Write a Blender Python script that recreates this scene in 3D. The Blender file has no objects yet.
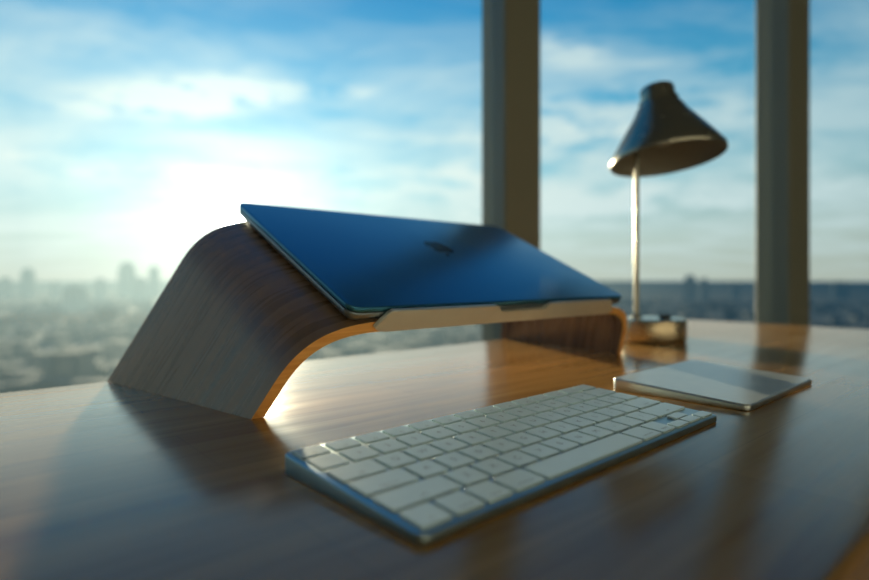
import bpy, bmesh, math, random
from mathutils import Matrix, Vector
random.seed(4)
S=bpy.context.scene
COL=S.collection
F=560.0; HOR=278.0; H=0.105
YAW=math.radians(42.3)
SUNAZ=math.atan2(232-434.5,560); SUNEL=math.radians(5.6)
SUN=Vector((math.sin(SUNAZ)*math.cos(SUNEL),math.cos(SUNAZ)*math.cos(SUNEL),math.sin(SUNEL)))
S.view_settings.view_transform='Standard'
S.view_settings.look='None'

# ---------------- helpers
def link(o,parent=None):
    COL.objects.link(o)
    if parent: o.parent=parent
    return o
def meshobj(name,me,mats,parent=None,smooth=False):
    o=bpy.data.objects.new(name,me)
    for m in (mats if isinstance(mats,(list,tuple)) else [mats]): me.materials.append(m)
    if smooth:
        for p in me.polygons: p.use_smooth=True
    return link(o,parent)
def tag(o,label,cat,group=None):
    o["label"]=label; o["category"]=cat
    if group: o["group"]=group
def empty(name,loc=(0,0,0),rot=(0,0,0)):
    e=bpy.data.objects.new(name,None); e.empty_display_size=.02
    e.location=loc; e.rotation_euler=rot
    return link(e)
def bm_mesh(bm,name):
    bmesh.ops.recalc_face_normals(bm,faces=bm.faces)
    me=bpy.data.meshes.new(name); bm.to_mesh(me); bm.free(); return me
def box_me(x0,x1,y0,y1,z0,z1,bev=0,seg=2):
    bm=bmesh.new(); bmesh.ops.create_cube(bm,size=1)
    for v in bm.verts:
        v.co=Vector(((x0+x1)/2+v.co.x*(x1-x0),(y0+y1)/2+v.co.y*(y1-y0),(z0+z1)/2+v.co.z*(z1-z0)))
    if bev: bmesh.ops.bevel(bm,geom=bm.edges[:],offset=bev,segments=seg,affect='EDGES',profile=.5)
    return bm_mesh(bm,'box')
def rrect(x0,x1,y0,y1,r,n=8):
    pts=[]
    for cx,cy,a in ((x1-r,y1-r,0),(x0+r,y1-r,90),(x0+r,y0+r,180),(x1-r,y0+r,270)):
        for i in range(n+1):
            t=math.radians(a+90*i/n); pts.append((cx+r*math.cos(t),cy+r*math.sin(t)))
    return pts
def stack_me(layers,zfun=None):
    bm=bmesh.new(); rings=[]
    for pts,z in layers:
        rings.append([bm.verts.new((p[0],p[1],zfun(p[0],p[1],z) if zfun else z)) for p in pts])
    for a,b in zip(rings,rings[1:]):
        n=len(a)
        for i in range(n): bm.faces.new((a[i],a[(i+1)%n],b[(i+1)%n],b[i]))
    bm.faces.new(rings[0][::-1]); bm.faces.new(rings[-1])
    return bm_mesh(bm,'stack')
def slab(x0,x1,y0,y1,z0,z1,r,bev,zfun=None,bot=None):
    bot=bot if bot is not None else bev
    L=[]
    for i in range(4):
        t=math.pi/2*i/3; d=bot*(1-math.sin(t)); zz=min(bot,(z1-z0)*.6)*(1-math.cos(t))
        L.append((rrect(x0+d,x1-d,y0+d,y1-d,max(r-d,.0005)),z0+zz))
    for i in range(4):
        t=math.pi/2*i/3; d=bev*(1-math.cos(t)); zz=z1-bev*(1-math.sin(t))
        L.append((rrect(x0+d,x1-d,y0+d,y1-d,max(r-d,.0005)),zz))
    return stack_me(L,zfun)
def lathe_me(prof,n=48,cap=True):
    bm=bmesh.new(); rings=[]
    for r,z in prof:
        if r<1e-6: rings.append([bm.verts.new((0,0,z))])
        else: rings.append([bm.verts.new((r*math.cos(2*math.pi*i/n),r*math.sin(2*math.pi*i/n),z)) for i in range(n)])
    for a,b in zip(rings,rings[1:]):
        for i in range(n):
            j=(i+1)%n
            if len(a)==1 and len(b)==1: continue
            if len(a)==1: bm.faces.new((a[0],b[i],b[j]))
            elif len(b)==1: bm.faces.new((a[i],a[j],b[0]))
            else: bm.faces.new((a[i],a[j],b[j],b[i]))
    return bm_mesh(bm,'lathe')
def autosmooth(o,ang=35):
    for p in o.data.polygons: p.use_smooth=True
    o.data.set_sharp_from_angle(angle=math.radians(ang))

# ---------------- materials
class NT:
    def __init__(s,nt): s.nt=nt
    def n(s,t,**k):
        nd=s.nt.nodes.new(t)
        for a,b in k.items(): setattr(nd,a,b)
        return nd
    def l(s,a,b): s.nt.links.new(a,b)
    def inp(s,sock,v):
        if isinstance(v,bpy.types.NodeSocket): s.l(v,sock)
        else: sock.default_value=v
    def m(s,op,a,b=0.0,c=0.0,clamp=False):
        nd=s.n('ShaderNodeMath',operation=op,use_clamp=clamp)
        s.inp(nd.inputs[0],a); s.inp(nd.inputs[1],b); s.inp(nd.inputs[2],c)
        return nd.outputs[0]
    def mix(s,f,a,b,bt='MIX'):
        nd=s.n('ShaderNodeMix',data_type='RGBA',blend_type=bt)
        s.inp(nd.inputs[0],f); s.inp(nd.inputs[6],a); s.inp(nd.inputs[7],b)
        return nd.outputs[2]
    def ramp(s,f,stops,interp='LINEAR'):
        nd=s.n('ShaderNodeValToRGB'); cr=nd.color_ramp; cr.interpolation=interp
        while len(cr.elements)<len(stops): cr.elements.new(.5)
        for e,(p,c) in zip(cr.elements,stops): e.position=p; e.color=(*c,1) if len(c)==3 else c
        s.inp(nd.inputs[0],f); return nd.outputs[0]
def newmat(name):
    m=bpy.data.materials.new(name); m.use_nodes=True
    t=NT(m.node_tree); return m,t,m.node_tree.nodes['Principled BSDF']
def simple(name,col,rough=.5,metal=0,var=.06,scale=60,coat=0,spec=.5):
    m,t,p=newmat(name)
    tc=t.n('ShaderNodeTexCoord'); nz=t.n('ShaderNodeTexNoise'); nz.inputs['Scale'].default_value=scale; nz.inputs['Detail'].default_value=3
    t.l(tc.outputs['Object'],nz.inputs['Vector'])
    c=t.mix(nz.outputs[0],(*[x*(1-var) for x in col],1),(*[min(1,x*(1+var)) for x in col],1))
    t.l(c,p.inputs['Base Color'])
    t.l(t.m('MULTIPLY_ADD',nz.outputs[0],.08,rough-.04),p.inputs['Roughness'])
    p.inputs['Metallic'].default_value=metal
    p.inputs['Coat Weight'].default_value=coat
    p.inputs['Specular IOR Level'].default_value=spec
    return m

def wood(name,c1,c2,rough,uv=False,sc=(3,60,60),plank=None,coat=0,spec=.5,bump=.06,rv=.10):
    m,t,p=newmat(name)
    tc=t.n('ShaderNodeTexCoord'); src=tc.outputs['UV' if uv else 'Object']
    mp=t.n('ShaderNodeMapping'); mp.inputs['Scale'].default_value=sc; t.l(src,mp.inputs[0])
    nz=t.n('ShaderNodeTexNoise'); nz.inputs['Scale'].default_value=1; nz.inputs['Detail'].default_value=6; nz.inputs['Distortion'].default_value=.6
    t.l(mp.outputs[0],nz.inputs['Vector'])
    f=t.ramp(nz.outputs[0],[(.30,(0,0,0)),(.70,(1,1,1))])
    col=t.mix(f,(*c1,1),(*c2,1))
    if plank:
        br=t.n('ShaderNodeTexBrick'); br.offset=.37
        br.inputs['Color1'].default_value=(.84,.84,.84,1); br.inputs['Color2'].default_value=(1.06,1.06,1.06,1)
        br.inputs['Mortar'].default_value=(.75,.75,.75,1)
        br.inputs['Scale'].default_value=1; br.inputs['Mortar Size'].default_value=.0004
        br.inputs['Brick Width'].default_value=.55; br.inputs['Row Height'].default_value=plank
        t.l(src,br.inputs['Vector'])
        col=t.mix(1.0,col,br.outputs[0],'MULTIPLY')
    t.l(col,p.inputs['Base Color'])
    t.l(t.m('MULTIPLY_ADD',f,rv,rough-rv/2),p.inputs['Roughness'])
    b=t.n('ShaderNodeBump'); b.inputs['Strength'].default_value=bump; b.inputs['Distance'].default_value=.0008
    t.l(nz.outputs[0],b.inputs['Height']); t.l(b.outputs[0],p.inputs['Normal'])
    p.inputs['Coat Weight'].default_value=coat; p.inputs['Coat Roughness'].default_value=.12
    p.inputs['Specular IOR Level'].default_value=spec
    return m
M_desk=wood('desk_wood',(.36,.175,.042),(.54,.29,.085),.18,sc=(4,60,60),plank=.085,bump=.04,rv=.07,spec=.62)
M_walnut=wood('walnut_veneer',(.12,.070,.036),(.26,.160,.085),.28,uv=True,sc=(5,110,1),spec=.9,rv=.12)
M_edge=wood('plywood_edge',(.75,.32,.07),(.95,.50,.15),.4,sc=(8,8,300))
M_alu=simple('silver_aluminium',(.36,.45,.48),.38,1)
M_key=simple('white_key_plastic',(.60,.74,.77),.32)
M_leg=simple('grey_legend_ink',(.22,.27,.29),.5)
M_lid=simple('blue_grey_aluminium',(.06,.23,.37),.30,.9,scale=20)
M_lapbase=simple('space_grey_base',(.30,.34,.37),.33,.9)
M_logo=simple('mirror_logo',(.02,.05,.08),.25,1)
M_lip=simple('satin_champagne_metal',(.70,.66,.56),.4,.6)
M_lampm=simple('brushed_bronze_metal',(.36,.34,.27),.26,.9)
M_lampin=simple('lamp_inside_enamel',(.26,.24,.19),.5)
M_base=simple('brushed_brass',(.66,.52,.34),.28,.9)
M_dark=simple('dark_plastic_and_gap_shade',(.02,.02,.022),.4)
M_pad=simple('trackpad_glass',(.66,.67,.62),.22,0)
M_padside=simple('trackpad_aluminium',(.55,.58,.57),.32,1)
M_mull=simple('olive_brown_frame',(.20,.19,.135),.5,.0,scale=8)
M_wall=simple('grey_plaster',(.27,.28,.28),.9,scale=4)
M_floor=simple('dark_carpet',(.08,.085,.09),.95,scale=200,var=.3)
M_deskleg=simple('black_steel',(.03,.03,.03),.4,.5)
# glass
M_glass,t,p=newmat('window_glass')
nt=M_glass.node_tree; nt.nodes.remove(p)
tr=t.n('ShaderNodeBsdfTransparent'); tr.inputs[0].default_value=(.97,.992,.99,1)
gl=t.n('ShaderNodeBsdfGlossy'); gl.inputs['Roughness'].default_value=.02
lw=t.n('ShaderNodeLayerWeight'); lw.inputs[0].default_value=.5
ms=t.n('ShaderNodeMixShader'); t.l(t.m('MULTIPLY_ADD',t.m('POWER',lw.outputs['Facing'],5),.35,.015),ms.inputs[0]); t.l(tr.outputs[0],ms.inputs[1]); t.l(gl.outputs[0],ms.inputs[2])
t.l(ms.outputs[0],nt.nodes['Material Output'].inputs[0])

# city materials with aerial haze painted in as emission, by distance and sun direction
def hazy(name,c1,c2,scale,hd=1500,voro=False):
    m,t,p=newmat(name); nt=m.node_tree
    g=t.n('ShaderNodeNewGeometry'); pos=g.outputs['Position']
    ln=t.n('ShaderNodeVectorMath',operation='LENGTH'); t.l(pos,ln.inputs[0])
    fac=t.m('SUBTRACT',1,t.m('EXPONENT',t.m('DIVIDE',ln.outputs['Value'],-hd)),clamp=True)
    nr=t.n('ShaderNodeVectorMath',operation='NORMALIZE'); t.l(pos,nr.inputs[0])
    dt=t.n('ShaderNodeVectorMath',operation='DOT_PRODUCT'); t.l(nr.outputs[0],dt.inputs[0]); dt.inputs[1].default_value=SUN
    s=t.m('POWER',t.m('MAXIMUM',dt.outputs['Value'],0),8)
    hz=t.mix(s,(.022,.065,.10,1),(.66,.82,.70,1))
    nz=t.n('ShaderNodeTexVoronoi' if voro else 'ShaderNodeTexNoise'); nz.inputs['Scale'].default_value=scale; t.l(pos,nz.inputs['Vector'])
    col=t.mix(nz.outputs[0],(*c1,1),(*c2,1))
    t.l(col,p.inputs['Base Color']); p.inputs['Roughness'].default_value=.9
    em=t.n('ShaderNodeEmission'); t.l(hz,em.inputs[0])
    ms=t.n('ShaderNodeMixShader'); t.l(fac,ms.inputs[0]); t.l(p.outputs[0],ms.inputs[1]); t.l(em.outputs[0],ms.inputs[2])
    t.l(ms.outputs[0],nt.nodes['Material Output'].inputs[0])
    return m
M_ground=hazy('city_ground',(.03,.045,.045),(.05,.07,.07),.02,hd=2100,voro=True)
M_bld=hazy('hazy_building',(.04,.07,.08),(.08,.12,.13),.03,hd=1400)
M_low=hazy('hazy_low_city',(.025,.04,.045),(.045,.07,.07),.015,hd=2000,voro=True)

# ---------------- world
W=bpy.data.worlds.new('World'); S.world=W; W.use_nodes=True
t=NT(W.node_tree); bg=W.node_tree.nodes['Background']
tc=t.n('ShaderNodeTexCoord'); D=tc.outputs['Generated']
sp=t.n('ShaderNodeSeparateXYZ'); t.l(D,sp.inputs[0]); X,Y,Z=sp.outputs
dt=t.n('ShaderNodeVectorMath',operation='DOT_PRODUCT'); t.l(D,dt.inputs[0]); dt.inputs[1].default_value=SUN
d=t.m('MAXIMUM',dt.outputs['Value'],0)
sky=t.ramp(Z,[(0,(.58,.64,.55)),(.07,(.56,.70,.65)),(.17,(.36,.66,.74)),(.30,(.10,.45,.70)),(.46,(.02,.27,.57)),(1,(.015,.13,.38))])
lf=t.m('MULTIPLY_ADD',t.m('POWER',d,3),.48,.68)
lfc=t.n('ShaderNodeCombineXYZ'); [t.l(lf,lfc.inputs[i]) for i in range(3)]
sky=t.mix(1.0,sky,lfc.outputs[0],'MULTIPLY')
zz=t.m('ADD',t.m('MAXIMUM',Z,0),.10)
cv=t.n('ShaderNodeCombineXYZ'); t.l(t.m('DIVIDE',X,zz),cv.inputs[0]); t.l(t.m('MULTIPLY',t.m('DIVIDE',Y,zz),1.7),cv.inputs[1])
nz=t.n('ShaderNodeTexNoise'); nz.inputs['Scale'].default_value=.8; nz.inputs['Detail'].default_value=7; nz.inputs['Roughness'].default_value=.58; nz.inputs['Distortion'].default_value=.4
t.l(cv.outputs[0],nz.inputs['Vector'])
cl=t.ramp(nz.outputs[0],[(.43,(0,0,0)),(.62,(1,1,1))])
az=t.m('ARCTAN2',X,Y)
def blob(a0,e0,sa,se,slope,k):
    da=t.m('SUBTRACT',az,a0)
    de=t.m('SUBTRACT',t.m('SUBTRACT',Z,e0),t.m('MULTIPLY',da,slope))
    q=t.m('ADD',t.m('POWER',t.m('ABSOLUTE',t.m('DIVIDE',da,sa)),2),t.m('POWER',t.m('ABSOLUTE',t.m('DIVIDE',de,se)),2))
    g=t.m('MULTIPLY',t.m('EXPONENT',t.m('MULTIPLY',q,-1)),k)
    return g
n2=t.n('ShaderNodeTexNoise'); n2.inputs['Scale'].default_value=14; n2.inputs['Detail'].default_value=6
mp=t.n('ShaderNodeMapping'); mp.inputs['Scale'].default_value=(1,1,3); t.l(D,mp.inputs[0]); t.l(mp.outputs[0],n2.inputs['Vector'])
nn=t.ramp(n2.outputs[0],[(.36,(0,0,0)),(.56,(1,1,1))])
bl=t.m('ADD',blob(-.42,.283,.16,.026,.16,1.6),t.m('ADD',blob(.23,.37,.06,.02,-.1,1.1),blob(-.17,.31,.06,.01,.05,.7)))
bl=t.m('ADD',bl,t.m('ADD',blob(.27,.25,.25,.06,.1,.9),blob(.30,.13,.35,.04,.0,.9)))
bl=t.m('ADD',bl,blob(-.35,.16,.5,.03,.0,.7))
cf=t.m('ADD',t.m('MULTIPLY',cl,.60),t.m('MULTIPLY',bl,nn),clamp=True)
cf=t.m('MULTIPLY',cf,t.ramp(Z,[(0,(.3,.3,.3)),(.06,(1,1,1)),(.34,(.9,.9,.9)),(.44,(.3,.3,.3)),(.7,(.1,.1,.1))]))
cc=t.mix(t.m('POWER',d,4),(.58,.72,.74,1),(.84,.95,.90,1))
sky=t.mix(cf,sky,cc)
def addglow(sky,pw,k,c):
    f=t.m('MULTIPLY',t.m('POWER',d,pw),k)
    v=t.n('ShaderNodeVectorMath',operation='SCALE'); v.inputs[0].default_value=c; t.l(f,v.inputs['Scale'])
    return t.mix(1.0,sky,v.outputs[0],'ADD')
sky=addglow(sky,16,.19,(.9,1,.80))
sky=addglow(sky,70,.45,(1,1,.78))
sky=addglow(sky,1000,4,(1,.98,.85))
sky=addglow(sky,12000,80,(1,.95,.8))
t.l(sky,bg.inputs[0]); bg.inputs[1].default_value=1.02

sl=bpy.data.lights.new('sun','SUN'); sl.energy=11.0; sl.angle=math.radians(1.2); sl.color=(1,.84,.56)
so=bpy.data.objects.new('sun',sl); link(so); so.rotation_euler=SUN.to_track_quat('Z','Y').to_euler(); so.location=(-1,3,2)

# ---------------- camera
cam=bpy.data.cameras.new('camera'); co=bpy.data.objects.new('camera',cam); link(co)
co.location=(0,0,H); co.rotation_euler=(math.pi/2,0,0)
cam.sensor_width=36; cam.lens=F/869*36; cam.shift_y=-(290-HOR)/869; cam.clip_start=.01; cam.clip_end=50000
cam.dof.use_dof=True; cam.dof.focus_distance=.40; cam.dof.aperture_fstop=3.2
S.camera=co

# ---------------- room
WA=math.radians(24.1)
def wtrans(o):
    o.location=(.205,1.5,0); o.rotation_euler=(0,0,WA)
def struct(name,me,mat):
    o=meshobj(name,me,mat); wtrans(o); o["kind"]="structure"; return o
xl,xr,yb,zf,zc=-3.4,3.4,-4.6,-.75,2.15
struct('floor',box_me(xl,xr,yb,.12,zf-.1,zf),M_floor)
struct('ceiling',box_me(xl,xr,yb,.12,zc,zc+.1),M_wall)
struct('wall_back',box_me(xl,xr,yb-.1,yb,zf,zc),M_wall)
struct('wall_left',box_me(xl-.1,xl,yb,.12,zf,zc),M_wall)
struct('wall_right',box_me(xr,xr+.1,yb,.12,zf,zc),M_wall)
mx=[-3.33,-1.75,0,1.105,2.2,3.33]
for i,x in enumerate(mx):
    struct('trim_%d'%(i+1),box_me(x-.055,x+.055,-.06,.065,zf+.0005,zc-.0005,.004,1),M_mull)
for i,(a,b) in enumerate(zip(mx,mx[1:])):
    struct('window_%d'%(i+1),box_me(a+.0552,b-.0552,.0,.008,zf+.001,zc-.001),M_glass)

# ---------------- desk
K=Vector((.645,1.42)); DA=math.radians(41)
desk=empty('desk',(K.x,K.y,-.75),(0,0,DA)); tag(desk,'honey-brown polished wooden desk standing beside tall windows','desk')
L,DP=2.0,.594
meshobj('tabletop',slab(-L,0,-DP,0,.75-.032,.75,.012,.004),M_desk,desk); autosmooth(bpy.data.objects['tabletop'])
for x in (-L+.12,-.12):
    for y in (-DP+.07,-.07):
        meshobj('leg',box_me(x-.02,x+.02,y-.02,y+.02,0,.7178,.002),M_deskleg,desk)

# ---------------- laptop stand + laptop
TILT=math.radians(25.8)
FL=Vector((-.061,.431,.079)); LW=.40; LD=.2365
MT=Matrix.Translation(FL)@Matrix.Rotation(YAW,4,'Z')@Matrix.Rotation(TILT,4,'X')
def place(e): e.matrix_world=MT
ct,st=math.cos(TILT),math.sin(TILT)
NB=10; TH=.0095; BD=.222
def bez(a,b,c,d,n):
    r=[]
    for i in range(n+1):
        q=i/n; r.append(tuple((1-q)**3*a[k]+3*(1-q)**2*q*b[k]+3*(1-q)*q*q*c[k]+q**3*d[k] for k in (0,1)))
    return r
bend=bez((.03,.0105),(-.022,.0105),(-.0425,.028),(-.0545,.058),14)
def norm2(i,pts):
    a=pts[max(i-1,0)]; b=pts[min(i+1,len(pts)-1)]
    dx,dy=b[0]-a[0],b[1]-a[1]; l=math.hypot(dx,dy); return (-dy/l,dx/l)
inner=[]
for i,pnt in enumerate(bend):
    nx,ny=norm2(i,bend)
    if i==0: nx,ny=0,1
    if nx*1+ny*1<0: nx,ny=-nx,-ny
    inner.append((pnt[0]+nx*TH,pnt[1]+ny*TH))
SL=.39; NL=8
bm=bmesh.new(); uvl=bm.loops.layers.uv.new('UVMap')
rowsO=[];rowsI=[];arc=[]
for j in range(NB+1):
    b=.0005+(BD-.0005)*j/NB
    hend=(FL.z+b*st)/ct-.0002
    def half(pts,right):
        out=list(pts)[::-1]
        p0=pts[-1]
        leg=[]
        for k in range(NL,0,-1):
            h=p0[1]+(hend-p0[1])*k/NL; leg.append((p0[0]-SL*(h-p0[1]),h))
        return leg+out
    o=half(bend,0); n_=half(inner,0)
    o=o+[(.40-s,h) for s,h in o[::-1]]; n_=n_+[(.40-s,h) for s,h in n_[::-1]]
    rowsO.append([bm.verts.new((s,b,-h)) for s,h in o]); rowsI.append([bm.verts.new((s,b,-h)) for s,h in n_])
    a=[0]
    for q in range(1,len(o)): a.append(a[-1]+math.hypot(o[q][0]-o[q-1][0],o[q][1]-o[q-1][1]))
    mid=a[-1]/2; arc.append([(v-mid,b) for v in a])
def face(vs,uvs,mi,sm):
    f=bm.faces.new(vs); f.material_index=mi; f.smooth=sm
    for l,uv in zip(f.loops,uvs): l[uvl].uv=uv
n=len(rowsO[0])
for j in range(NB):
    for i in range(n-1):
        uv=[arc[j][i],arc[j][i+1],arc[j+1][i+1],arc[j+1][i]]
        face([rowsO[j][i],rowsO[j][i+1],rowsO[j+1][i+1],rowsO[j+1][i]],uv,0,True)
        face([rowsI[j][i],rowsI[j+1][i],rowsI[j+1][i+1],rowsI[j][i+1]],[uv[0],uv[3],uv[2],uv[1]],0,True)
    for i in (0,n-1):
        face([rowsO[j][i],rowsO[j+1][i],rowsI[j+1][i],rowsI[j][i]],[(0,0)]*4,1,False)
for j in (0,NB):
    for i in range(n-1):
        face([rowsO[j][i],rowsO[j][i+1],rowsI[j][i+1],rowsI[j][i]],[(0,0)]*4,1,False)
me=bm_mesh(bm,'bent_panel')
stand=empty('laptop_stand'); place(stand); tag(stand,'bent walnut plywood arch laptop stand with orange edges holding a laptop','laptop stand')
pan=meshobj('bent_panel',me,[M_walnut,M_edge],stand); pan["label"]='curved dark walnut panel with pale ply edge'
me.set_sharp_from_angle(angle=math.radians(50))
def prism(pts,y0,y1,bev=.0):
    bm=bmesh.new()
    a=[bm.verts.new((x,y0,z)) for x,z in pts]; b=[bm.verts.new((x,y1,z)) for x,z in pts]
    m=len(pts)
    for i in range(m): bm.faces.new((a[i],a[(i+1)%m],b[(i+1)%m],b[i]))
    bm.faces.new(a[::-1]); bm.faces.new(b)
    if bev:
        bmesh.ops.bevel(bm,geom=bm.edges[:],offset=bev,segments=2,affect='EDGES')
    return bm_mesh(bm,'prism')
top=.0015
lp=[(.024,-.0165),(.030,-.0175),(.370,-.0175),(.376,-.0165),(.380,-.013),(.370,-.001),(.366,top),(.247,top),(.243,0),(.239,-.005),(.236,-.006),
    (.172,-.006),(.168,-.005),(.164,0),(.160,top),(.034,top),(.030,-.001),(.020,-.013)]
lip=meshobj('front_lip',prism(lp,-.0045,0.0,.0006),M_lip,stand); lip["label"]='pale metal retaining lip with centre notch'

lap=empty('laptop'); place(lap); tag(lap,'closed blue-grey metal laptop lying tilted on a walnut stand','laptop')
LX0,LX1=-.0035,.4060
base=meshobj('base',slab(LX0,LX1,.0012,LD+.001,-.0103,-.0022,.010,.0008,bot=.006),M_lapbase,lap); autosmooth(base)
lid=meshobj('lid',slab(LX0,LX1,.0012,LD+.001,-.0016,.0028,.010,.0012,bot=.0006),M_lid,lap); autosmooth(lid)
gapm=meshobj('lid_gap_shade',slab(.004,LW-.004,.005,LD-.004,-.0022,-.0016,.008,.0001),M_dark,lap)  # dark slab standing in for the shade in the gap between lid and base
def apple():
    outline=[(0,.60),(.14,.66),(.34,.72),(.56,.68),(.74,.54)]
    for a in range(0,9):
        th=math.radians(125+ (235-125)*a/8); outline.append((1.02+.36*math.cos(th),.20+.36*math.sin(th)))
    outline+= [(.88,-.22),(.76,-.50),(.58,-.76),(.38,-.90),(.20,-.88),(0,-.82),(-.20,-.88),(-.38,-.90),(-.58,-.76),(-.78,-.44),(-.86,-.10),(-.86,.20),(-.76,.50),(-.56,.68),(-.34,.72),(-.14,.66)]
    leaf=[(.02,.80),(.04,.98),(.16,1.16),(.38,1.26),(.36,1.06),(.24,.88)]
    bm=bmesh.new()
    for o in (outline,leaf):
        k=.020
        a=[bm.verts.new((.2-x*k,.136-y*k,.0027)) for x,y in o]; b=[bm.verts.new((.2-x*k,.136-y*k,.0029)) for x,y in o]
        m=len(o)
        for i in range(m): bm.faces.new((a[i],a[(i+1)%m],b[(i+1)%m],b[i]))
        bm.faces.new(b); bm.faces.new(a[::-1])
    return bm_mesh(bm,'emblem')
lg=meshobj('emblem',apple(),M_logo,lid); lg["label"]='dark mirrored bitten-apple emblem'

# ---------------- keyboard
KW,KD=.288,.1155
kb=empty('keyboard',(.0630,.3563,0),(0,0,YAW)); tag(kb,'slim silver wireless keyboard with white keys on the wooden desk','keyboard')
ZF,ZB=.0046,.0106
def ztop(y): return ZF+(ZB-ZF)*(y+KD/2)/KD
KT=math.atan((ZB-ZF)/KD)
def wedge(w,d,zf_,zb_,r,bev):
    def zfun(x,y,z):
        tp=zf_+(zb_-zf_)*(y+d/2)/d
        return z if z<.0012 else tp-(1-z)
    L=[]
    for i in range(4):
        q=math.pi/2*i/3; dd=bev*(1-math.sin(q)); L.append((rrect(-w/2+dd,w/2-dd,-d/2+dd,d/2-dd,r-dd),.0002+bev*(1-math.cos(q))*.8))
    for i in range(4):
        q=math.pi/2*i/3; dd=bev*(1-math.cos(q)); L.append((rrect(-w/2+dd,w/2-dd,-d/2+dd,d/2-dd,r-dd),1-bev*(1-math.sin(q))))
    return stack_me(L,zfun)
body=meshobj('body',wedge(KW,KD,ZF,ZB,.005,.0007),M_alu,kb); autosmooth(body)
U=(KW-.0045)/14.5; rows=[]
RH=(KD-.0045)/5.8
R0=[('esc',1)]+[('F%d'%i,1) for i in range(1,13)]+[('',1)]
R0=[(a,14.5/14) for a,_ in R0]
R1=[(c,1) for c in '`1234567890-=']+[('delete',1.5)]
R2=[('tab',1.5)]+[(c,1) for c in 'QWERTYUIOP[]']+[('\\',1)]
R3=[('caps lock',1.75)]+[(c,1) for c in "ASDFGHJKL;'"]+[('return',1.75)]
R4=[('shift',2.25)]+[(c,1) for c in 'ZXCVBNM,./']+[('shift',2.25)]
R5=[('fn',1),('control',1),('option',1),('command',1.25),('',5),('command',1.25),('option',1)]
legcache={}
def legend(txt,size):
    if (txt,size) in legcache: return legcache[(txt,size)]
    cu=bpy.data.curves.new('t','FONT'); cu.body=txt; cu.size=size; cu.align_x='CENTER'; cu.align_y='CENTER'
    ob=bpy.data.objects.new('t',cu); COL.objects.link(ob)
    dg=bpy.context.evaluated_depsgraph_get(); me=bpy.data.meshes.new_from_object(ob.evaluated_get(dg))
    bpy.data.objects.remove(ob); me.materials.clear(); me.materials.append(M_leg)
    legcache[(txt,size)]=me; return me
kcache={}
GAP=.0027
def key(cx,cy,w,d,txt):
    kk=(round(w,5),round(d,5))
    if kk not in kcache:
        me=slab(-w/2,w/2,-d/2,d/2,0,.0015,.0014,.0003); me.materials.append(M_key); kcache[kk]=me
    o=bpy.data.objects.new('key',kcache[kk]); link(o,kb)
    o.location=(cx,cy,ztop(cy)-.0001); o.rotation_euler=(KT,0,0)
    if txt:
        lo=bpy.data.objects.new('key_legend',legend(txt,.0058 if len(txt)==1 else .0030)); link(lo,o)
        off=0 if len(txt)==1 else -d*.25
        lo.location=(0,off,.00155)
y=KD/2-.00225
for ri,row in enumerate((R0,R1,R2,R3,R4,R5)):
    rh=RH*(.8 if ri==0 else 1)
    x=-KW/2+.00225
    for txt,w in row:
        key(x+w*U/2,y-rh/2,w*U-GAP,rh-GAP,txt); x+=w*U
    if ri==5:
        key(x+U/2,y-rh*.75,U-GAP,rh/2-GAP*.6,''); 
        key(x+1.5*U,y-rh*.25-.0002,U-GAP,rh/2-GAP*.6,''); key(x+1.5*U,y-rh*.75+.0002,U-GAP,rh/2-GAP*.6,'')
        key(x+2.5*U,y-rh*.75,U-GAP,rh/2-GAP*.6,'')
    y-=rh

# ---------------- trackpad
TW,TD=.176,.119
tp=empty('trackpad',(.2712,.541,0),(0,0,YAW)); tag(tp,'flat white and silver wireless trackpad on the desk beside keyboard','trackpad')
b=meshobj('body',wedge(TW,TD,.0048,.0110,.006,.0009),M_padside,tp); autosmooth(b)
def zf2(x,y,z): return .0048+.0062*(y+TD/2)/TD+z
a_,b_=TW/2-.001,TD/2-.001
g=meshobj('touch_surface',stack_me([(rrect(-a_,a_,-b_,b_,.005),-.0002),(rrect(-a_,a_,-b_,b_,.005),.0003),(rrect(-a_+.0004,a_-.0004,-b_+.0004,b_-.0004,.005),.0005)],zf2),M_pad,tp)

# ---------------- lamp
lamp=empty('desk_lamp',(.361,.934,0)); tag(lamp,'metal desk lamp with conical shade on round base near window','lamp')
o=meshobj('base',lathe_me([(0,0),(.052,0),(.054,.001),(.055,.003),(.055,.035),(.0535,.0375),(.05,.0385),(0,.0385)],64),M_base,lamp); autosmooth(o)
o=meshobj('switch_knob',lathe_me([(0,0),(.009,0),(.009,.006),(.0075,.008),(0,.008)],24),M_dark,lamp); o.location=(.012,-.028,.0385); autosmooth(o)
o=meshobj('pole',lathe_me([(0,.0385),(.009,.0385),(.009,.042),(.0042,.045),(.0042,.350),(0,.351)],20),M_lampm,lamp); o.location=(-.024,0,0); autosmooth(o)
SP=[(.100,0),(.1012,.003),(.1005,.008),(.086,.028),(.066,.054),(.048,.076),(.036,.088),(.031,.094),(.0305,.101),(.027,.103),(.026,.121),(.024,.1235),(0,.1245)]
IN=[(0,.090),(.030,.086),(.046,.074),(.064,.052),(.084,.026),(.098,.006),(.0985,.001),(.100,0)]
SP=[(r*.91 if z<.08 else r*1.05,z*1.03) for r,z in SP]; IN=[(r*.91,z) for r,z in IN]
sh=meshobj('lamp_shade',lathe_me(SP,72),M_lampm,lamp); autosmooth(sh,40)
sh.location=(.388-.361,0,.302); sh.rotation_euler=(math.radians(-7.5),math.radians(-5),0)
o=meshobj('shade_lining',lathe_me(IN,72),M_lampin,sh); autosmooth(o,40)
o=meshobj('bulb',lathe_me([(0,.025),(.012,.028),(.018,.036),(.019,.047),(.013,.062),(.011,.086),(0,.086)],32),simple('frosted_bulb',(.4,.37,.32),.4),sh); autosmooth(o,40)

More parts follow.
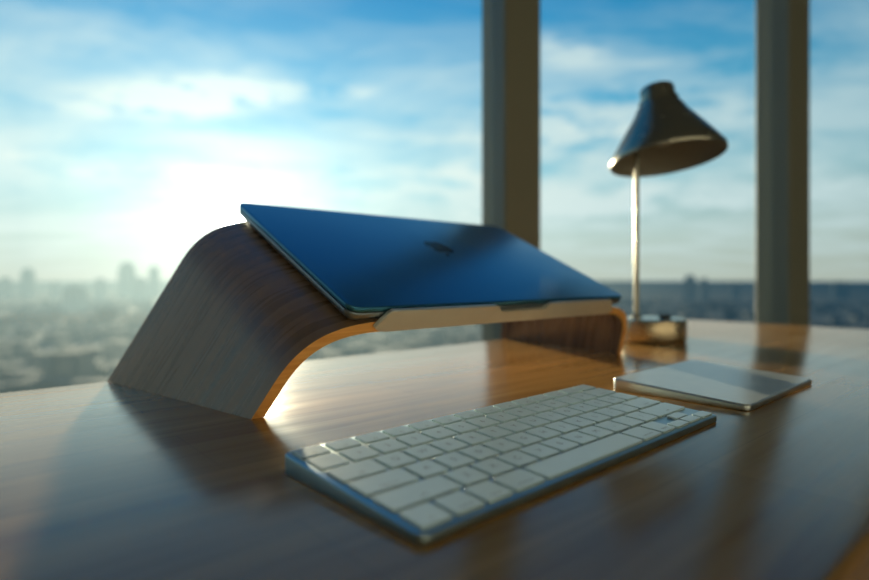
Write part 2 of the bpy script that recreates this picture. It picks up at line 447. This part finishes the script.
# ---------------- outside city
GZ=-100
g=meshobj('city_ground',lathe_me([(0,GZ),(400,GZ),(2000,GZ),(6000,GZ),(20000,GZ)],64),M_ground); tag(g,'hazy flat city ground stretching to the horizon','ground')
def px(u,v,dist):
    return (dist*(u-434.5)/F, dist, H-dist*(v-HOR)/F)
towers=[(28,268,10,2900),(5,277,9,2700),(55,281,8,2600),(100,278,9,2600),(127,262,12,2900),(154,266,9,2900),(140,277,10,2500),(178,276,8,2500),(200,280,10,2700),(300,280,8,2600),(360,281,9,2700),
 (430,282,8,2900),(560,283,10,2900),(600,282,8,2800),(690,275,8,2500),(704,278,7,2500),(735,282,8,2700),(840,281,12,2700),(75,285,16,1700),(215,286,16,1700)]
tpos=[]
for (u,v,w,dd) in towers:
    x,yy,zt=px(u,v,dd); ww=w*dd/F; tpos.append((x,yy,ww))
    bm=bmesh.new()
    lv=[(1,GZ,zt-.18*(zt-GZ)),(.78,zt-.18*(zt-GZ),zt-.04*(zt-GZ)),(.4,zt-.04*(zt-GZ),zt)]
    for s,z0,z1 in lv:
        m=Matrix.Translation((0,0,(z0+z1)/2-GZ))@Matrix.Diagonal((ww*s,ww*s,z1-z0,1))
        bmesh.ops.create_cube(bm,size=1,matrix=m)
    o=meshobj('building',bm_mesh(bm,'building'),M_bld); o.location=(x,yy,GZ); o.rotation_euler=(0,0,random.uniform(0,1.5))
    tag(o,'hazy high-rise tower on the city skyline','building','high-rise towers on the skyline')
bm=bmesh.new()
for i in range(2600):
    a=random.uniform(-.95,.95); r=350*(7.5**random.random())
    x=r*math.sin(a); yy=r*math.cos(a); hh=random.uniform(5,16)*(1+ (random.random()<.04)*1.2)
    if any(math.hypot(x-p[0],yy-p[1])<p[2]*.8+32 for p in tpos): continue
    m=Matrix.Translation((x,yy,GZ+hh/2))@Matrix.Rotation(random.random()*3,4,'Z')@Matrix.Diagonal((random.uniform(12,40),random.uniform(10,25),hh,1))
    bmesh.ops.create_cube(bm,size=1,matrix=m)
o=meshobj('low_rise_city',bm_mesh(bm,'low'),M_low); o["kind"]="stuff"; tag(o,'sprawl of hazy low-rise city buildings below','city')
